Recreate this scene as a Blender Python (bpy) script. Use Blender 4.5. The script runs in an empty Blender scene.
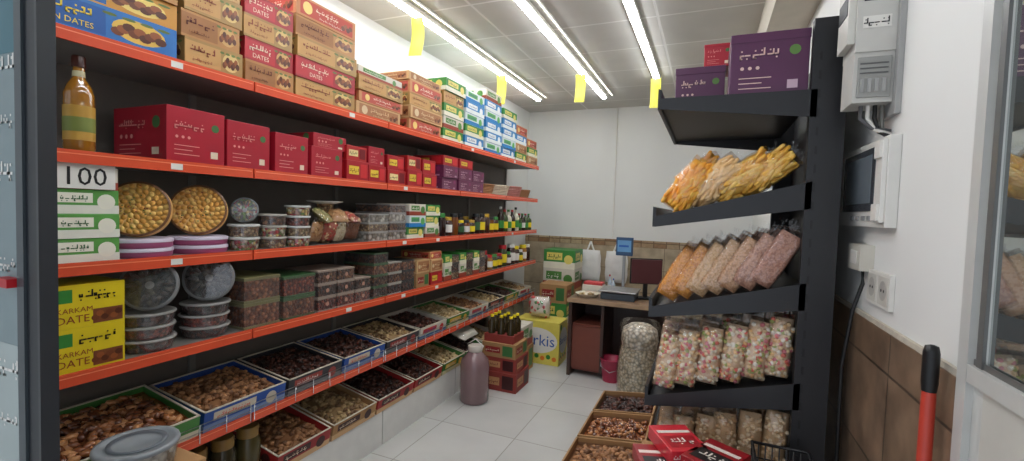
import bpy, bmesh, math, random
import numpy as np
from mathutils import Matrix, Vector
R = random.Random(7)
pi = math.pi

# ------------------------------------------------------------------ materials
def lin(c):
    out = []
    for v in c[:3]:
        v = v / 255.0
        out.append(v / 12.92 if v <= 0.04045 else ((v + 0.055) / 1.055) ** 2.4)
    return (out[0], out[1], out[2], 1.0)

_mc = {}
def M(c, rough=0.5, metal=0.0, var=0.10, nscale=12.0, emit=0.0, bump=0.0, name=None, coat=0.0):
    key = (tuple(c), rough, metal, var, nscale, emit, bump, coat)
    if key in _mc: return _mc[key]
    m = bpy.data.materials.new(name or "mat_%d_%d_%d" % tuple(c[:3]))
    m.use_nodes = True
    nt = m.node_tree; b = nt.nodes["Principled BSDF"]
    b.inputs["Roughness"].default_value = rough
    b.inputs["Metallic"].default_value = metal
    if coat: b.inputs["Coat Weight"].default_value = coat
    L = lin(c)
    b.inputs["Base Color"].default_value = L
    tc = nt.nodes.new("ShaderNodeTexCoord")
    no = nt.nodes.new("ShaderNodeTexNoise"); no.inputs["Scale"].default_value = nscale; no.inputs["Detail"].default_value = 3
    nt.links.new(tc.outputs["Object"], no.inputs["Vector"])
    mx = nt.nodes.new("ShaderNodeMix"); mx.data_type = 'RGBA'
    mx.inputs[6].default_value = tuple(L[i] * (1 - var) for i in range(3)) + (1,)
    mx.inputs[7].default_value = tuple(min(1, L[i] * (1 + var)) for i in range(3)) + (1,)
    nt.links.new(no.outputs["Fac"], mx.inputs[0]); nt.links.new(mx.outputs[2], b.inputs["Base Color"])
    if emit:
        b.inputs["Emission Color"].default_value = L
        b.inputs["Emission Strength"].default_value = emit
    if bump:
        bp = nt.nodes.new("ShaderNodeBump"); bp.inputs["Strength"].default_value = bump; bp.inputs["Distance"].default_value = 0.01
        nt.links.new(no.outputs["Fac"], bp.inputs["Height"]); nt.links.new(bp.outputs[0], b.inputs["Normal"])
    _mc[key] = m
    return m

def cells(cols, scale=60, rough=0.45, dark=0.35, name="cells", bump=.8):
    key = ("cells", tuple(cols), scale, bump)
    if key in _mc: return _mc[key]
    m = bpy.data.materials.new(name); m.use_nodes = True
    nt = m.node_tree; b = nt.nodes["Principled BSDF"]; b.inputs["Roughness"].default_value = rough
    tc = nt.nodes.new("ShaderNodeTexCoord")
    vo = nt.nodes.new("ShaderNodeTexVoronoi"); vo.inputs["Scale"].default_value = scale
    nt.links.new(tc.outputs["Object"], vo.inputs["Vector"])
    sp = nt.nodes.new("ShaderNodeSeparateColor"); nt.links.new(vo.outputs["Color"], sp.inputs[0])
    cr = nt.nodes.new("ShaderNodeValToRGB"); cr.color_ramp.interpolation = 'CONSTANT'
    e = cr.color_ramp.elements
    while len(e) < len(cols): e.new(0.5)
    for i, c in enumerate(cols):
        e[i].position = i / len(cols); e[i].color = lin(c)
    nt.links.new(sp.outputs[0], cr.inputs[0])
    r2 = nt.nodes.new("ShaderNodeValToRGB")
    r2.color_ramp.elements[0].position = 0.25; r2.color_ramp.elements[0].color = (1, 1, 1, 1)
    r2.color_ramp.elements[1].position = 0.75; r2.color_ramp.elements[1].color = (dark, dark, dark, 1)
    nt.links.new(vo.outputs["Distance"], r2.inputs[0])
    mx = nt.nodes.new("ShaderNodeMix"); mx.data_type = 'RGBA'; mx.blend_type = 'MULTIPLY'; mx.inputs[0].default_value = 1
    nt.links.new(cr.outputs[0], mx.inputs[6]); nt.links.new(r2.outputs[0], mx.inputs[7])
    nt.links.new(mx.outputs[2], b.inputs["Base Color"])
    bp = nt.nodes.new("ShaderNodeBump"); bp.invert = True; bp.inputs["Strength"].default_value = bump; bp.inputs["Distance"].default_value = 0.01
    nt.links.new(vo.outputs["Distance"], bp.inputs["Height"]); nt.links.new(bp.outputs[0], b.inputs["Normal"])
    _mc[key] = m
    return m

def film(name, fac=0.16, tint=(255, 255, 255), rough=0.12, bscale=30, milky=0.0):
    m = bpy.data.materials.new(name); m.use_nodes = True
    nt = m.node_tree; nt.nodes.clear()
    out = nt.nodes.new("ShaderNodeOutputMaterial")
    tr = nt.nodes.new("ShaderNodeBsdfTransparent"); tr.inputs[0].default_value = lin(tint)
    gl = nt.nodes.new("ShaderNodeBsdfGlossy"); gl.inputs["Roughness"].default_value = rough; gl.inputs[0].default_value = (0.9, 0.9, 0.9, 1)
    df = nt.nodes.new("ShaderNodeBsdfDiffuse"); df.inputs[0].default_value = (0.8, 0.8, 0.8, 1)
    lw = nt.nodes.new("ShaderNodeLayerWeight"); lw.inputs[0].default_value = 0.35
    ad = nt.nodes.new("ShaderNodeMath"); ad.operation = 'ADD'; ad.use_clamp = True; ad.inputs[1].default_value = fac
    ml = nt.nodes.new("ShaderNodeMath"); ml.operation = 'MULTIPLY'; ml.inputs[1].default_value = 0.35
    nt.links.new(lw.outputs["Fresnel"], ml.inputs[0]); nt.links.new(ml.outputs[0], ad.inputs[0])
    no = nt.nodes.new("ShaderNodeTexNoise"); no.inputs["Scale"].default_value = bscale
    tc = nt.nodes.new("ShaderNodeTexCoord"); nt.links.new(tc.outputs["Object"], no.inputs["Vector"])
    bp = nt.nodes.new("ShaderNodeBump"); bp.inputs["Strength"].default_value = 0.7; bp.inputs["Distance"].default_value = 0.02
    nt.links.new(no.outputs["Fac"], bp.inputs["Height"]); nt.links.new(bp.outputs[0], gl.inputs["Normal"])
    mx = nt.nodes.new("ShaderNodeMixShader"); nt.links.new(ad.outputs[0], mx.inputs[0])
    nt.links.new(tr.outputs[0], mx.inputs[1]); nt.links.new(gl.outputs[0], mx.inputs[2])
    if milky:
        m2 = nt.nodes.new("ShaderNodeMixShader"); m2.inputs[0].default_value = milky
        nt.links.new(mx.outputs[0], m2.inputs[1]); nt.links.new(df.outputs[0], m2.inputs[2])
        nt.links.new(m2.outputs[0], out.inputs[0])
    else:
        nt.links.new(mx.outputs[0], out.inputs[0])
    return m

def tiles(name, c1, c2, grout, w, h, mortar=0.006, rough=0.3, axes="XY", off=0.0, noise=0.25, nsc=3, bump=0.3, var=1.0, phase=(0, 0)):
    m = bpy.data.materials.new(name); m.use_nodes = True
    nt = m.node_tree; b = nt.nodes["Principled BSDF"]; b.inputs["Roughness"].default_value = rough
    tc = nt.nodes.new("ShaderNodeTexCoord"); sx = nt.nodes.new("ShaderNodeSeparateXYZ"); cx = nt.nodes.new("ShaderNodeCombineXYZ")
    nt.links.new(tc.outputs["Object"], sx.inputs[0])
    for i, a in enumerate(axes):
        ad = nt.nodes.new("ShaderNodeMath"); ad.operation = 'ADD'; ad.inputs[1].default_value = phase[i]
        nt.links.new(sx.outputs[a], ad.inputs[0]); nt.links.new(ad.outputs[0], cx.inputs[i])
    br = nt.nodes.new("ShaderNodeTexBrick"); br.offset = off; br.squash = 1
    br.inputs["Scale"].default_value = 1; br.inputs["Brick Width"].default_value = w; br.inputs["Row Height"].default_value = h
    br.inputs["Mortar Size"].default_value = mortar; br.inputs["Mortar Smooth"].default_value = 0.1
    br.inputs["Color1"].default_value = lin(c1); br.inputs["Color2"].default_value = lin(c2); br.inputs["Mortar"].default_value = lin(grout)
    nt.links.new(cx.outputs[0], br.inputs["Vector"])
    no = nt.nodes.new("ShaderNodeTexNoise"); no.inputs["Scale"].default_value = nsc; no.inputs["Detail"].default_value = 6
    nt.links.new(tc.outputs["Object"], no.inputs["Vector"])
    cr = nt.nodes.new("ShaderNodeValToRGB")
    cr.color_ramp.elements[0].position = 0.3; cr.color_ramp.elements[0].color = (1 - noise,) * 3 + (1,)
    cr.color_ramp.elements[1].position = 0.7; cr.color_ramp.elements[1].color = (1, 1, 1, 1)
    nt.links.new(no.outputs["Fac"], cr.inputs[0])
    mx = nt.nodes.new("ShaderNodeMix"); mx.data_type = 'RGBA'; mx.blend_type = 'MULTIPLY'; mx.inputs[0].default_value = 1
    nt.links.new(br.outputs["Color"], mx.inputs[6]); nt.links.new(cr.outputs[0], mx.inputs[7]); nt.links.new(mx.outputs[2], b.inputs["Base Color"])
    bp = nt.nodes.new("ShaderNodeBump"); bp.invert = True; bp.inputs["Strength"].default_value = bump; bp.inputs["Distance"].default_value = 0.003
    nt.links.new(br.outputs["Fac"], bp.inputs["Height"]); nt.links.new(bp.outputs[0], b.inputs["Normal"])
    return m

FILM = film("clear_film", 0.06); PLAST = film("clear_plastic", 0.08, bscale=4, rough=0.08, milky=0.05)
MILK = film("milky_plastic", 0.12, milky=0.35, bscale=12)
WHITE = M((225, 222, 215), 0.5, var=0.04); BLACK = M((16, 16, 18), 0.45, var=0.2)
ORANGE = M((218, 84, 54), 0.25, var=0.05); CARD = M((165, 125, 82), 0.8); DARK = M((30, 26, 25), 0.6)
YEL = M((232, 205, 30), 0.6); RED = M((178, 22, 32), 0.4); GREEN = M((50, 130, 50), 0.45); BLUE = M((30, 85, 165), 0.45)
PURP = M((62, 22, 62), 0.45); GOLD = M((200, 150, 70), 0.4); STEEL = M((170, 170, 170), 0.3, 0.9)

# ------------------------------------------------------------------ mesh builder
class MB:
    def __init__(s): s.V = []; s.F = []; s.MI = []; s.S = []; s.mats = []; s.n = 0; s.T = None
    def add(s, v, f, mat, smooth=False):
        v = np.asarray(v, float).reshape(-1, 3)
        if s.T is not None:
            A = np.array(s.T); v = v @ A[:3, :3].T + A[:3, 3]
        if mat not in s.mats: s.mats.append(mat)
        k = s.mats.index(mat); n = s.n
        s.V.append(v); s.F.extend([tuple(i + n for i in q) for q in f])
        s.MI.extend([k] * len(f)); s.S.extend([smooth] * len(f)); s.n += len(v)
    def box(s, x0, x1, y0, y1, z0, z1, mat):
        v = [(x, y, z) for x in (x0, x1) for y in (y0, y1) for z in (z0, z1)]
        s.add(v, [(0, 1, 3, 2), (4, 6, 7, 5), (0, 4, 5, 1), (2, 3, 7, 6), (0, 2, 6, 4), (1, 5, 7, 3)], mat)
    def quad(s, o, u, v, mat):
        o, u, v = map(lambda a: np.array(a, float), (o, u, v))
        s.add([o, o + u, o + u + v, o + v], [(0, 1, 2, 3)], mat)
    def poly(s, pts, mat): s.add(pts, [tuple(range(len(pts)))], mat)
    def lathe(s, c, prof, mat, seg=24, smooth=True, cap=True):
        vs = []; fs = []
        for (r, z) in prof:
            for i in range(seg):
                a = 2 * pi * i / seg; vs.append((c[0] + r * math.cos(a), c[1] + r * math.sin(a), c[2] + z))
        for j in range(len(prof) - 1):
            for i in range(seg):
                k = (i + 1) % seg
                fs.append((j * seg + i, j * seg + k, (j + 1) * seg + k, (j + 1) * seg + i))
        s.add(vs, fs, mat, smooth)
        if cap:
            n = len(prof) - 1
            if prof[0][0] > 1e-4: s.add([vs[i] for i in range(seg)][::-1], [tuple(range(seg))], mat)
            if prof[n][0] > 1e-4: s.add([vs[n * seg + i] for i in range(seg)], [tuple(range(seg))], mat)
    def cyl(s, c, r, h, mat, seg=24): s.lathe(c, [(r, 0), (r, h)], mat, seg)
    def tube(s, pts, r, mat, seg=8):
        pts = [Vector(p) for p in pts]; vs = []; fs = []
        for i, p in enumerate(pts):
            d = (pts[min(i + 1, len(pts) - 1)] - pts[max(i - 1, 0)]).normalized()
            a = d.cross(Vector((0, 0, 1)) if abs(d.z) < .9 else Vector((1, 0, 0))).normalized(); b = d.cross(a)
            for k in range(seg):
                t = 2 * pi * k / seg; vs.append(tuple(p + a * (r * math.cos(t)) + b * (r * math.sin(t))))
        for i in range(len(pts) - 1):
            for k in range(seg):
                l = (k + 1) % seg; fs.append((i * seg + k, i * seg + l, (i + 1) * seg + l, (i + 1) * seg + k))
        fs.append(tuple(range(seg))); fs.append(tuple((len(pts) - 1) * seg + k for k in range(seg)))
        s.add(vs, fs, mat, True)
    def build(s, name, bevel=0.0, loc=(0, 0, 0)):
        V = np.concatenate(s.V) - np.array(loc)
        me = bpy.data.meshes.new(name); me.from_pydata(V.tolist(), [], s.F)
        for m in s.mats: me.materials.append(m)
        me.polygons.foreach_set("material_index", s.MI); me.polygons.foreach_set("use_smooth", s.S)
        me.update()
        o = bpy.data.objects.new(name, me); o.location = loc
        bpy.context.scene.collection.objects.link(o)
        if bevel:
            b = o.modifiers.new("bevel", 'BEVEL'); b.width = bevel; b.segments = 2; b.limit_method = 'ANGLE'; b.angle_limit = 1.0
        return o

def ico(sub):
    bm = bmesh.new(); bmesh.ops.create_icosphere(bm, subdivisions=sub, radius=1)
    v = np.array([tuple(x.co) for x in bm.verts]); f = [tuple(a.index for a in q.verts) for q in bm.faces]; bm.free()
    return v, f
ICO1 = ico(1); ICO2 = ico(2)
def capsule_t():
    vs = []; fs = []; seg = 7; prof = [(0.05, -1), (.8, -.85), (1, -.6), (1, .6), (.8, .85), (0.05, 1)]
    for r, z in prof:
        for i in range(seg): vs.append((r * math.cos(2 * pi * i / seg), r * math.sin(2 * pi * i / seg), z))
    for j in range(len(prof) - 1):
        for i in range(seg):
            k = (i + 1) % seg; fs.append((j * seg + i, j * seg + k, (j + 1) * seg + k, (j + 1) * seg + i))
    return np.array(vs), fs
CAP = capsule_t()
def rotm(rx, ry, rz):
    return np.array((Matrix.Rotation(rz, 3, 'Z') @ Matrix.Rotation(ry, 3, 'Y') @ Matrix.Rotation(rx, 3, 'X')))
def blob(mb, tpl, p, sc, rot, mat):
    v = tpl[0] * np.array(sc); v = v @ rotm(*rot).T + np.array(p)
    mb.add(v, tpl[1], mat, True)

_tx = {}
def text_geo(t):
    if t not in _tx:
        c = bpy.data.curves.new("t", 'FONT'); c.body = t; c.resolution_u = 2
        o = bpy.data.objects.new("t", c); bpy.context.scene.collection.objects.link(o)
        dg = bpy.context.evaluated_depsgraph_get(); me = o.evaluated_get(dg).to_mesh()
        v = np.array([tuple(x.co) for x in me.vertices]); f = [tuple(p.vertices) for p in me.polygons]
        o.evaluated_get(dg).to_mesh_clear()
        bpy.data.objects.remove(o); bpy.data.curves.remove(c)
        v[:, :2] -= v[:, :2].min(axis=0); _tx[t] = (v, f)
    return _tx[t]
def text(mb, t, o, u, v, n, w, h, mat, off=0.002):
    g, f = text_geo(t); W, H = g[:, 0].max(), g[:, 1].max(); k = min(w / W, h / H)
    o, u, v, n = map(np.array, (o, u, v, n))
    P = o + np.outer(g[:, 0] * k + (w - W * k) / 2, u) + np.outer(g[:, 1] * k + (h - H * k) / 2, v) + n * off
    mb.add(P, f, mat)
def scribble(mb, o, u, v, n, w, h, mat, off=0.002):
    """joined-up script-like strokes with dots"""
    o, u, v, n = map(lambda a: np.array(a, float), (o, u, v, n))
    x = 0.0; b = h * 0.3; t = h * 0.13
    def q(x0, x1, z0, z1):
        mb.quad(o + u * x0 + v * z0 + n * off, u * (x1 - x0), v * (z1 - z0), mat)
    while x < w * 0.94:
        l = min(R.uniform(.18, .5) * h + .02 * w, w - x)
        q(x, x + l, b, b + t)
        k = R.random()
        if k < .35: q(x + l - t, x + l, b, h * R.uniform(.75, 1))
        elif k < .6: q(x, x + t, 0, b + t); q(x, x + l * .6, 0, t)
        elif k < .8: q(x + l - t, x + l, b, h * .6); q(x, x + t, b, h * .6)
        if R.random() < .6: q(x + l * .3, x + l * .3 + t, h * .68, h * .68 + t)
        if R.random() < .3: q(x + l * .3, x + l * .3 + t, 0, t)
        x += l + (R.random() < .4) * h * .15 + t * .3
def disc(mb, c, u, v, n, r, mat, off=0.0015, r2=None, seg=18):
    c, u, v, n = map(lambda a: np.array(a, float), (c, u, v, n)); r2 = r2 or r
    mb.poly([c + n * off + u * r * math.cos(2 * pi * i / seg) + v * r2 * math.sin(2 * pi * i / seg) for i in range(seg)], mat)

FX = ((0, 1, 0), (0, 0, 1), (1, 0, 0))       # face looking +x
FY = ((1, 0, 0), (0, 0, 1), (0, -1, 0))      # face looking -y
DATEP = [M((110, 55, 28), .35), M((145, 80, 40), .35), M((85, 40, 22), .35)]
LEAF = M((95, 115, 55), .5)
def decor(mb, o, F, w, h, st):
    u, v, n = [np.array(a, float) for a in F]; o = np.array(o, float)
    body, pan, ink, acc, kind, word = st
    if kind == 0:   # plain side with band and script
        mb.quad(o + u * w * .06 + v * h * .12 + n * .0006, u * w * .88, v * h * .76, pan)
        scribble(mb, o + u * w * .3 + v * h * .42, u, v, n, w * .4, h * .34, ink)
        scribble(mb, o + u * w * .35 + v * h * .2, u, v, n, w * .4, h * .14, ink)
        disc(mb, o + u * w * .17 + v * h * .5, u, v, n, min(w * .09, h * .3), acc)
        for i in range(4): disc(mb, o + u * w * (.76 + .045 * i) + v * h * (.38 + .14 * (i % 2)), u, v, n, w * .035, DATEP[i % 3], .0018 + .0002 * i, h * .13, 10)
    elif kind == 1:  # printed picture of dates + script + small word
        mb.quad(o + u * w * .0 + v * h * .0 + n * .0006, u * w, v * h * .10, acc)
        mb.quad(o + u * w * .0 + v * h * .9 + n * .0006, u * w, v * h * .10, acc)
        mb.quad(o + u * w * .60 + v * h * .1 + n * .0007, u * w * .4, v * h * .8, acc)
        disc(mb, o + u * w * .78 + v * h * .5, u, v, n, w * .15, pan, .0010, h * .36)
        for i in range(9):
            disc(mb, o + u * w * (.66 + .03 * i) + v * h * (.36 + .26 * ((i * 7) % 5) / 5), u, v, n, w * .036, DATEP[i % 3], .0015 + .0001 * i, h * .13, 10)
        for i in range(4): disc(mb, o + u * w * (.62 + .1 * i) + v * h * .82, u, v, n, w * .04, LEAF, .0013 + .0001 * i, h * .05, 8)
        scribble(mb, o + u * w * .08 + v * h * .46, u, v, n, w * .46, h * .36, ink)
        if word: text(mb, word, o + u * w * .08 + v * h * .17, u, v, n, w * .46, h * .20, ink)
        else: scribble(mb, o + u * w * .12 + v * h * .18, u, v, n, w * .34, h * .16, ink)
    elif kind == 2:  # dark red cube box: script top, roundel, table at bottom
        scribble(mb, o + u * w * .12 + v * h * .6, u, v, n, w * .5, h * .17, ink)
        disc(mb, o + u * w * .82 + v * h * .70, u, v, n, w * .07, acc)
        for i in range(3): mb.quad(o + u * w * .12 + v * h * (.14 + .08 * i) + n * .001, u * w * (.3 if i % 2 else .42), v * h * .014, ink)
        mb.quad(o + u * w * .74 + v * h * .12 + n * .001, u * w * .13, v * h * .13, pan)
        for i in range(3): disc(mb, o + u * w * (.16 + .1 * i) + v * h * .46, u, v, n, w * .025, ink)
    elif kind == 3:  # label right
        mb.quad(o + u * w * .1 + v * h * .3 + n * .001, u * w * .45, v * h * .42, pan)
        scribble(mb, o + u * w * .12 + v * h * .38, u, v, n, w * .4, h * .25, ink)
        mb.quad(o + u * w * .62 + v * h * .15 + n * .001, u * w * .3, v * h * .7, acc)
    elif kind == 4:  # stripes multi
        mb.quad(o + v * h * .0 + n * .0006, u * w, v * h * .35, pan)
        mb.quad(o + u * w * .1 + v * h * .45 + n * .0008, u * w * .5, v * h * .4, acc)
        scribble(mb, o + u * w * .14 + v * h * .5, u, v, n, w * .4, h * .28, ink)
        disc(mb, o + u * w * .8 + v * h * .5, u, v, n, min(w * .14, h * .32), acc)
def carton(name, y0, y1, z, h, dep, st, xf=-2.0, build=True, mb=None):
    mb = mb or MB(); x0 = xf - dep
    mb.box(x0, xf, y0, y1, z, z + h, st[0])
    decor(mb, (xf, y0, z), FX, y1 - y0, h, st)
    decor(mb, (x0, y0, z), FY, dep, h, st)
    g = M((110, 85, 60), .8)
    mb.quad((x0 + .004, (y0 + y1) / 2 - .002, z + h + .0006), (dep - .008, 0, 0), (0, .004, 0), g)   # flap seam
    if build: return mb.build(name, .0025)
    return mb

# ------------------------------------------------------------------ room
CEIL = 3.06; XL = -2.45; XR = 0.50; YB = 6.3; YF = -1.2
def simple(name, b, mat, bevel=0):
    mb = MB(); mb.box(*b, mat); return mb.build(name, bevel)
simple("floor", (XL - .1, 1.6, YF, YB + .1, -.1, 0), tiles("floor_tile", (204, 203, 199), (197, 196, 192), (168, 164, 157), .6, .6, .004, .13, noise=.12, nsc=2))
simple("ceiling", (XL - .1, 1.6, YF, YB + .1, CEIL, CEIL + .1), tiles("ceiling_panel", (208, 205, 198), (200, 197, 190), (232, 230, 225), 1.2, .6, .010, .7, noise=.10, nsc=4, bump=.6, phase=(.4, .1)))
plaster = M((228, 228, 225), .75, var=.03, nscale=3, bump=.02)
simple("wall_left", (XL - .1, XL, YF, YB, 0, CEIL), plaster)
simple("wall_back", (XL, XR, YB, YB + .1, 0, CEIL), plaster)
simple("wall_right", (XR, XR + .1, 1.225, YB, 0, CEIL), plaster)
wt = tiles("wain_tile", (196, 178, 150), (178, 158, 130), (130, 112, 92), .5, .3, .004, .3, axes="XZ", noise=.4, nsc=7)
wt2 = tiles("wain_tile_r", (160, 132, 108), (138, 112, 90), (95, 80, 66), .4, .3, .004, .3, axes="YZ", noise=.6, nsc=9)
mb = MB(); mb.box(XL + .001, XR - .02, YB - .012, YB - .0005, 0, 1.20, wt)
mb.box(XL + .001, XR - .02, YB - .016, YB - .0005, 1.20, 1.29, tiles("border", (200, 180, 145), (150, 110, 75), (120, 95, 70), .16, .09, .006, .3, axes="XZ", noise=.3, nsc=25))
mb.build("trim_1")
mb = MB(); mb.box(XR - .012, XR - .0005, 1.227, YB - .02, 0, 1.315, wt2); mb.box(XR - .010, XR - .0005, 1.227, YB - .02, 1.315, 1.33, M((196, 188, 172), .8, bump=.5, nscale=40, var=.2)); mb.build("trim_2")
simple("trim_3", (.28, XR - .001, 2.2, YB - .001, 2.80, CEIL - .001), M((206, 198, 182), .7))
mb = MB(); mb.tube([(-1.18, YB - .012, 1.30), (-1.18, YB - .012, 2.2), (-1.18, YB - .012, CEIL - .01)], .007, WHITE); mb.build("cable_conduit")

# LED strips
LED = M((247, 251, 255), .5, emit=28.0, var=0.0, name="led_emit"); STRIP_REFL = M((255, 252, 240), .5, emit=2.5, var=0)
for i, (x, y0, y1, dbl) in enumerate([(-2.02, .2, 5.5, 1), (-1.22, .2, 5.6, 1), (-.55, .2, 5.0, 0)]):
    mb = MB()
    mb.box(x - .035, x + .035, y0, y1, CEIL - .03, CEIL, WHITE)
    mb.box(x - .022, x + .022, y0 + .01, y1 - .01, CEIL - .046, CEIL - .0305, LED)
    if dbl:  # second line: the strip's reflection, built as a thin glowing bar
        mb.box(x + .09, x + .105, y0, y1, CEIL - .012, CEIL, WHITE)
        mb.box(x + .094, x + .101, y0 + .02, y1 - .02, CEIL - .018, CEIL - .0125, STRIP_REFL)
    mb.build("led_strip_light")
for x, y, zt, h in [(-2.02, 2.86, CEIL - .046, .28), (-2.02, 4.35, CEIL - .046, .30), (-1.24, 4.55, CEIL - .046, .28), (-.55, 4.9, CEIL - .046, .30)]:
    mb = MB(); pts = []; n = 8
    for i in range(n + 1):
        t = i / n; tw = .25 * math.sin(t * 2.4); yy = .02 * math.sin(t * 4)
        for sgn in (-1, 1): pts.append((x + sgn * .05 * math.cos(tw), y + yy + sgn * .05 * math.sin(tw), zt - h * t))
    mb.add(pts, [(2 * i, 2 * i + 1, 2 * i + 3, 2 * i + 2) for i in range(n)], M((200, 192, 62), .5), True)
    mb.build("yellow_fly_paper")

# ------------------------------------------------------------------ left shelving
SZ = [2.19, 1.785, 1.40, 1.02, .61, .24]; BY = [.545, 1.53, 2.515, 3.50, 4.485, 5.47]; XF = -1.98
mb = MB(); grey = M((120, 116, 110), .5); panel = M((104, 96, 88), .6)
for k, z in enumerate(SZ):
    for a, b in zip(BY[:-1], BY[1:]):
        mb.box(XL + .03, XF - .012, a + .002, b - .002, z - .03, z, grey)
        if k < 5:
            mb.box(XF - .012, XF, a + .004, b - .004, z - .042, z + .003, ORANGE)
            mb.quad((XF + .0006, a + .01, z - .012), (0, b - a - .02, 0), (0, 0, .004), M((240, 130, 90), .3))
            for t in (.18, .62):
                if R.random() < .22: mb.quad((XF + .001, a + t, z - .034), (0, .045, 0), (0, 0, .024), WHITE)
        else:
            mb.box(XF - .012, XF, a + .004, b - .004, 0, z - .002, M((215, 213, 208), .4))
for y in BY:
    mb.box(XL + .001, XL + .03, y - .015, y + .015, 0, 2.6, grey)
for a, b in zip(BY[:-1], BY[1:]):
    mb.box(XL + .004, XL + .015, a + .016, b - .016, .1, 2.25, panel)
    # chrome wire guard in front of the crates
    for zz in (SZ[4] + .02, SZ[4] + .05):
        mb.tube([(XF + .006, a + .01, zz), (XF + .006, b - .01, zz)], .0022, STEEL, 5)
    for i in range(9):
        yy = a + .01 + (b - a - .02) * i / 8; mb.tube([(XF + .006, yy, SZ[4] - .03), (XF + .006, yy, SZ[4] + .05)], .002, STEEL, 5)
mb.build("shop_shelving")

S = {}
S['blue'] = (M((28, 88, 160), .35), M((220, 180, 80), .5), M((240, 210, 60), .4), M((40, 110, 180), .4), 1, "VAZIN ZARRIN DATES")
S['bluegold'] = (M((34, 98, 165), .35), M((230, 200, 110), .5), M((250, 240, 230), .4), M((200, 140, 50), .4), 1, "ZARRIN DATES")
S['brown'] = (M((158, 106, 60), .5), M((205, 165, 105), .5), M((95, 35, 22), .4), M((180, 128, 72), .4), 1, "")
S['gold'] = (M((192, 146, 86), .45), M((215, 185, 120), .5), M((130, 45, 30), .4), M((165, 128, 72), .4), 1, "")
S['crim'] = (M((186, 40, 50), .4), M((215, 170, 110), .5), M((245, 225, 200), .4), M((160, 28, 40), .4), 1, "DATES")
S['tan'] = (M((200, 160, 112), .6), M((165, 112, 72), .5), M((235, 205, 160), .4), M((215, 190, 150), .4), 0, "")
S['tanred'] = (M((196, 134, 88), .5), M((188, 76, 62), .5), M((250, 235, 210), .4), M((235, 205, 120), .4), 0, "")
S['white'] = (M((212, 205, 190), .5), M((150, 60, 40), .5), M((240, 235, 220), .4), M((80, 130, 60), .4), 4, "")
S['green'] = (M((60, 135, 60), .45), M((230, 225, 205), .5), M((30, 90, 40), .4), M((225, 210, 110), .4), 4, "")
S['cyan'] = (M((50, 130, 190), .4), M((230, 235, 235), .5), M((20, 60, 130), .4), M((235, 240, 240), .4), 4, "")
S['cyan2'] = (M((215, 225, 225), .4), M((40, 125, 190), .5), M((20, 60, 130), .4), M((90, 170, 90), .4), 4, "")
S['redbox'] = (M((168, 28, 46), .35), M((225, 205, 180), .5), M((225, 150, 140), .4), M((70, 110, 60), .4), 2, "")
S['redlab'] = (M((165, 24, 34), .4), M((225, 195, 60), .5), M((120, 20, 20), .4), M((200, 40, 45), .4), 3, "")
S['redlab2'] = (M((175, 35, 35), .4), M((235, 215, 150), .5), M((60, 20, 20), .4), M((120, 15, 25), .4), 3, "")
S['purp'] = (M((105, 44, 76), .4), M((180, 140, 160), .5), M((225, 190, 200), .4), M((130, 40, 90), .4), 2, "")
S['yellow'] = (M((222, 196, 28), .4), M((110, 55, 25), .5), M((60, 40, 20), .4), M((215, 120, 30), .4), 5, "")
S['kart'] = (M((165, 125, 82), .8), M((140, 30, 30), .5), M((230, 215, 190), .4), M((60, 110, 60), .4), 3, "")
S['kartr'] = (M((140, 52, 44), .6), M((190, 140, 95), .5), M((120, 50, 40), .4), M((60, 20, 20), .4), 3, "")
S['tea'] = (M((90, 155, 70), .45), M((228, 226, 212), .5), M((40, 100, 45), .4), M((236, 232, 215), .4), 4, "")

def stack(y0, y1, z, hs, keys, dep=.34, jit=.012, name="date_carton", xf=-2.0):
    for h, k in zip(hs, keys):
        j = R.uniform(-jit, jit * .5); a = R.uniform(0, jit)
        carton(name, y0 + a, y1 - jit + a, z, h, dep, S[k], xf=xf + j); z += h + .0005

z = SZ[0]
stack(.60, 1.205, z, [.115, .10, .10, .1], ['blue', 'bluegold', 'brown', 'gold'])
stack(1.215, 1.48, z, [.11, .11, .11, .10], ['gold', 'brown', 'gold', 'tan'])
stack(1.49, 1.77, z, [.105, .105, .105, .10], ['brown', 'crim', 'gold', 'crim'])
stack(1.775, 2.22, z, [.105] * 5, ['gold', 'crim', 'gold', 'brown', 'tanred'])
stack(2.25, 2.72, z, [.09, .07, .09, .06], ['tan', 'tanred', 'gold', 'white'], jit=.03)
stack(2.76, 3.22, z, [.09, .09, .09, .09, .06], ['tanred', 'tan', 'gold', 'tanred', 'tan'], jit=.03)
stack(3.24, 3.58, z, [.1] * 5, ['green', 'white', 'green', 'gold', 'green'])
stack(3.60, 3.97, z, [.1] * 5, ['cyan', 'green', 'cyan2', 'cyan', 'cyan2'])
stack(3.99, 4.36, z, [.1] * 6, ['cyan2', 'cyan', 'cyan', 'cyan2', 'cyan', 'white'])
stack(4.38, 4.75, z, [.1] * 5, ['cyan', 'cyan2', 'cyan', 'cyan', 'green'])
stack(4.77, 5.1, z, [.1] * 4, ['green', 'tan', 'cyan', 'tanred'])
stack(5.12, 5.45, z, [.1] * 3, ['tan', 'green', 'tanred'])

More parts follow.
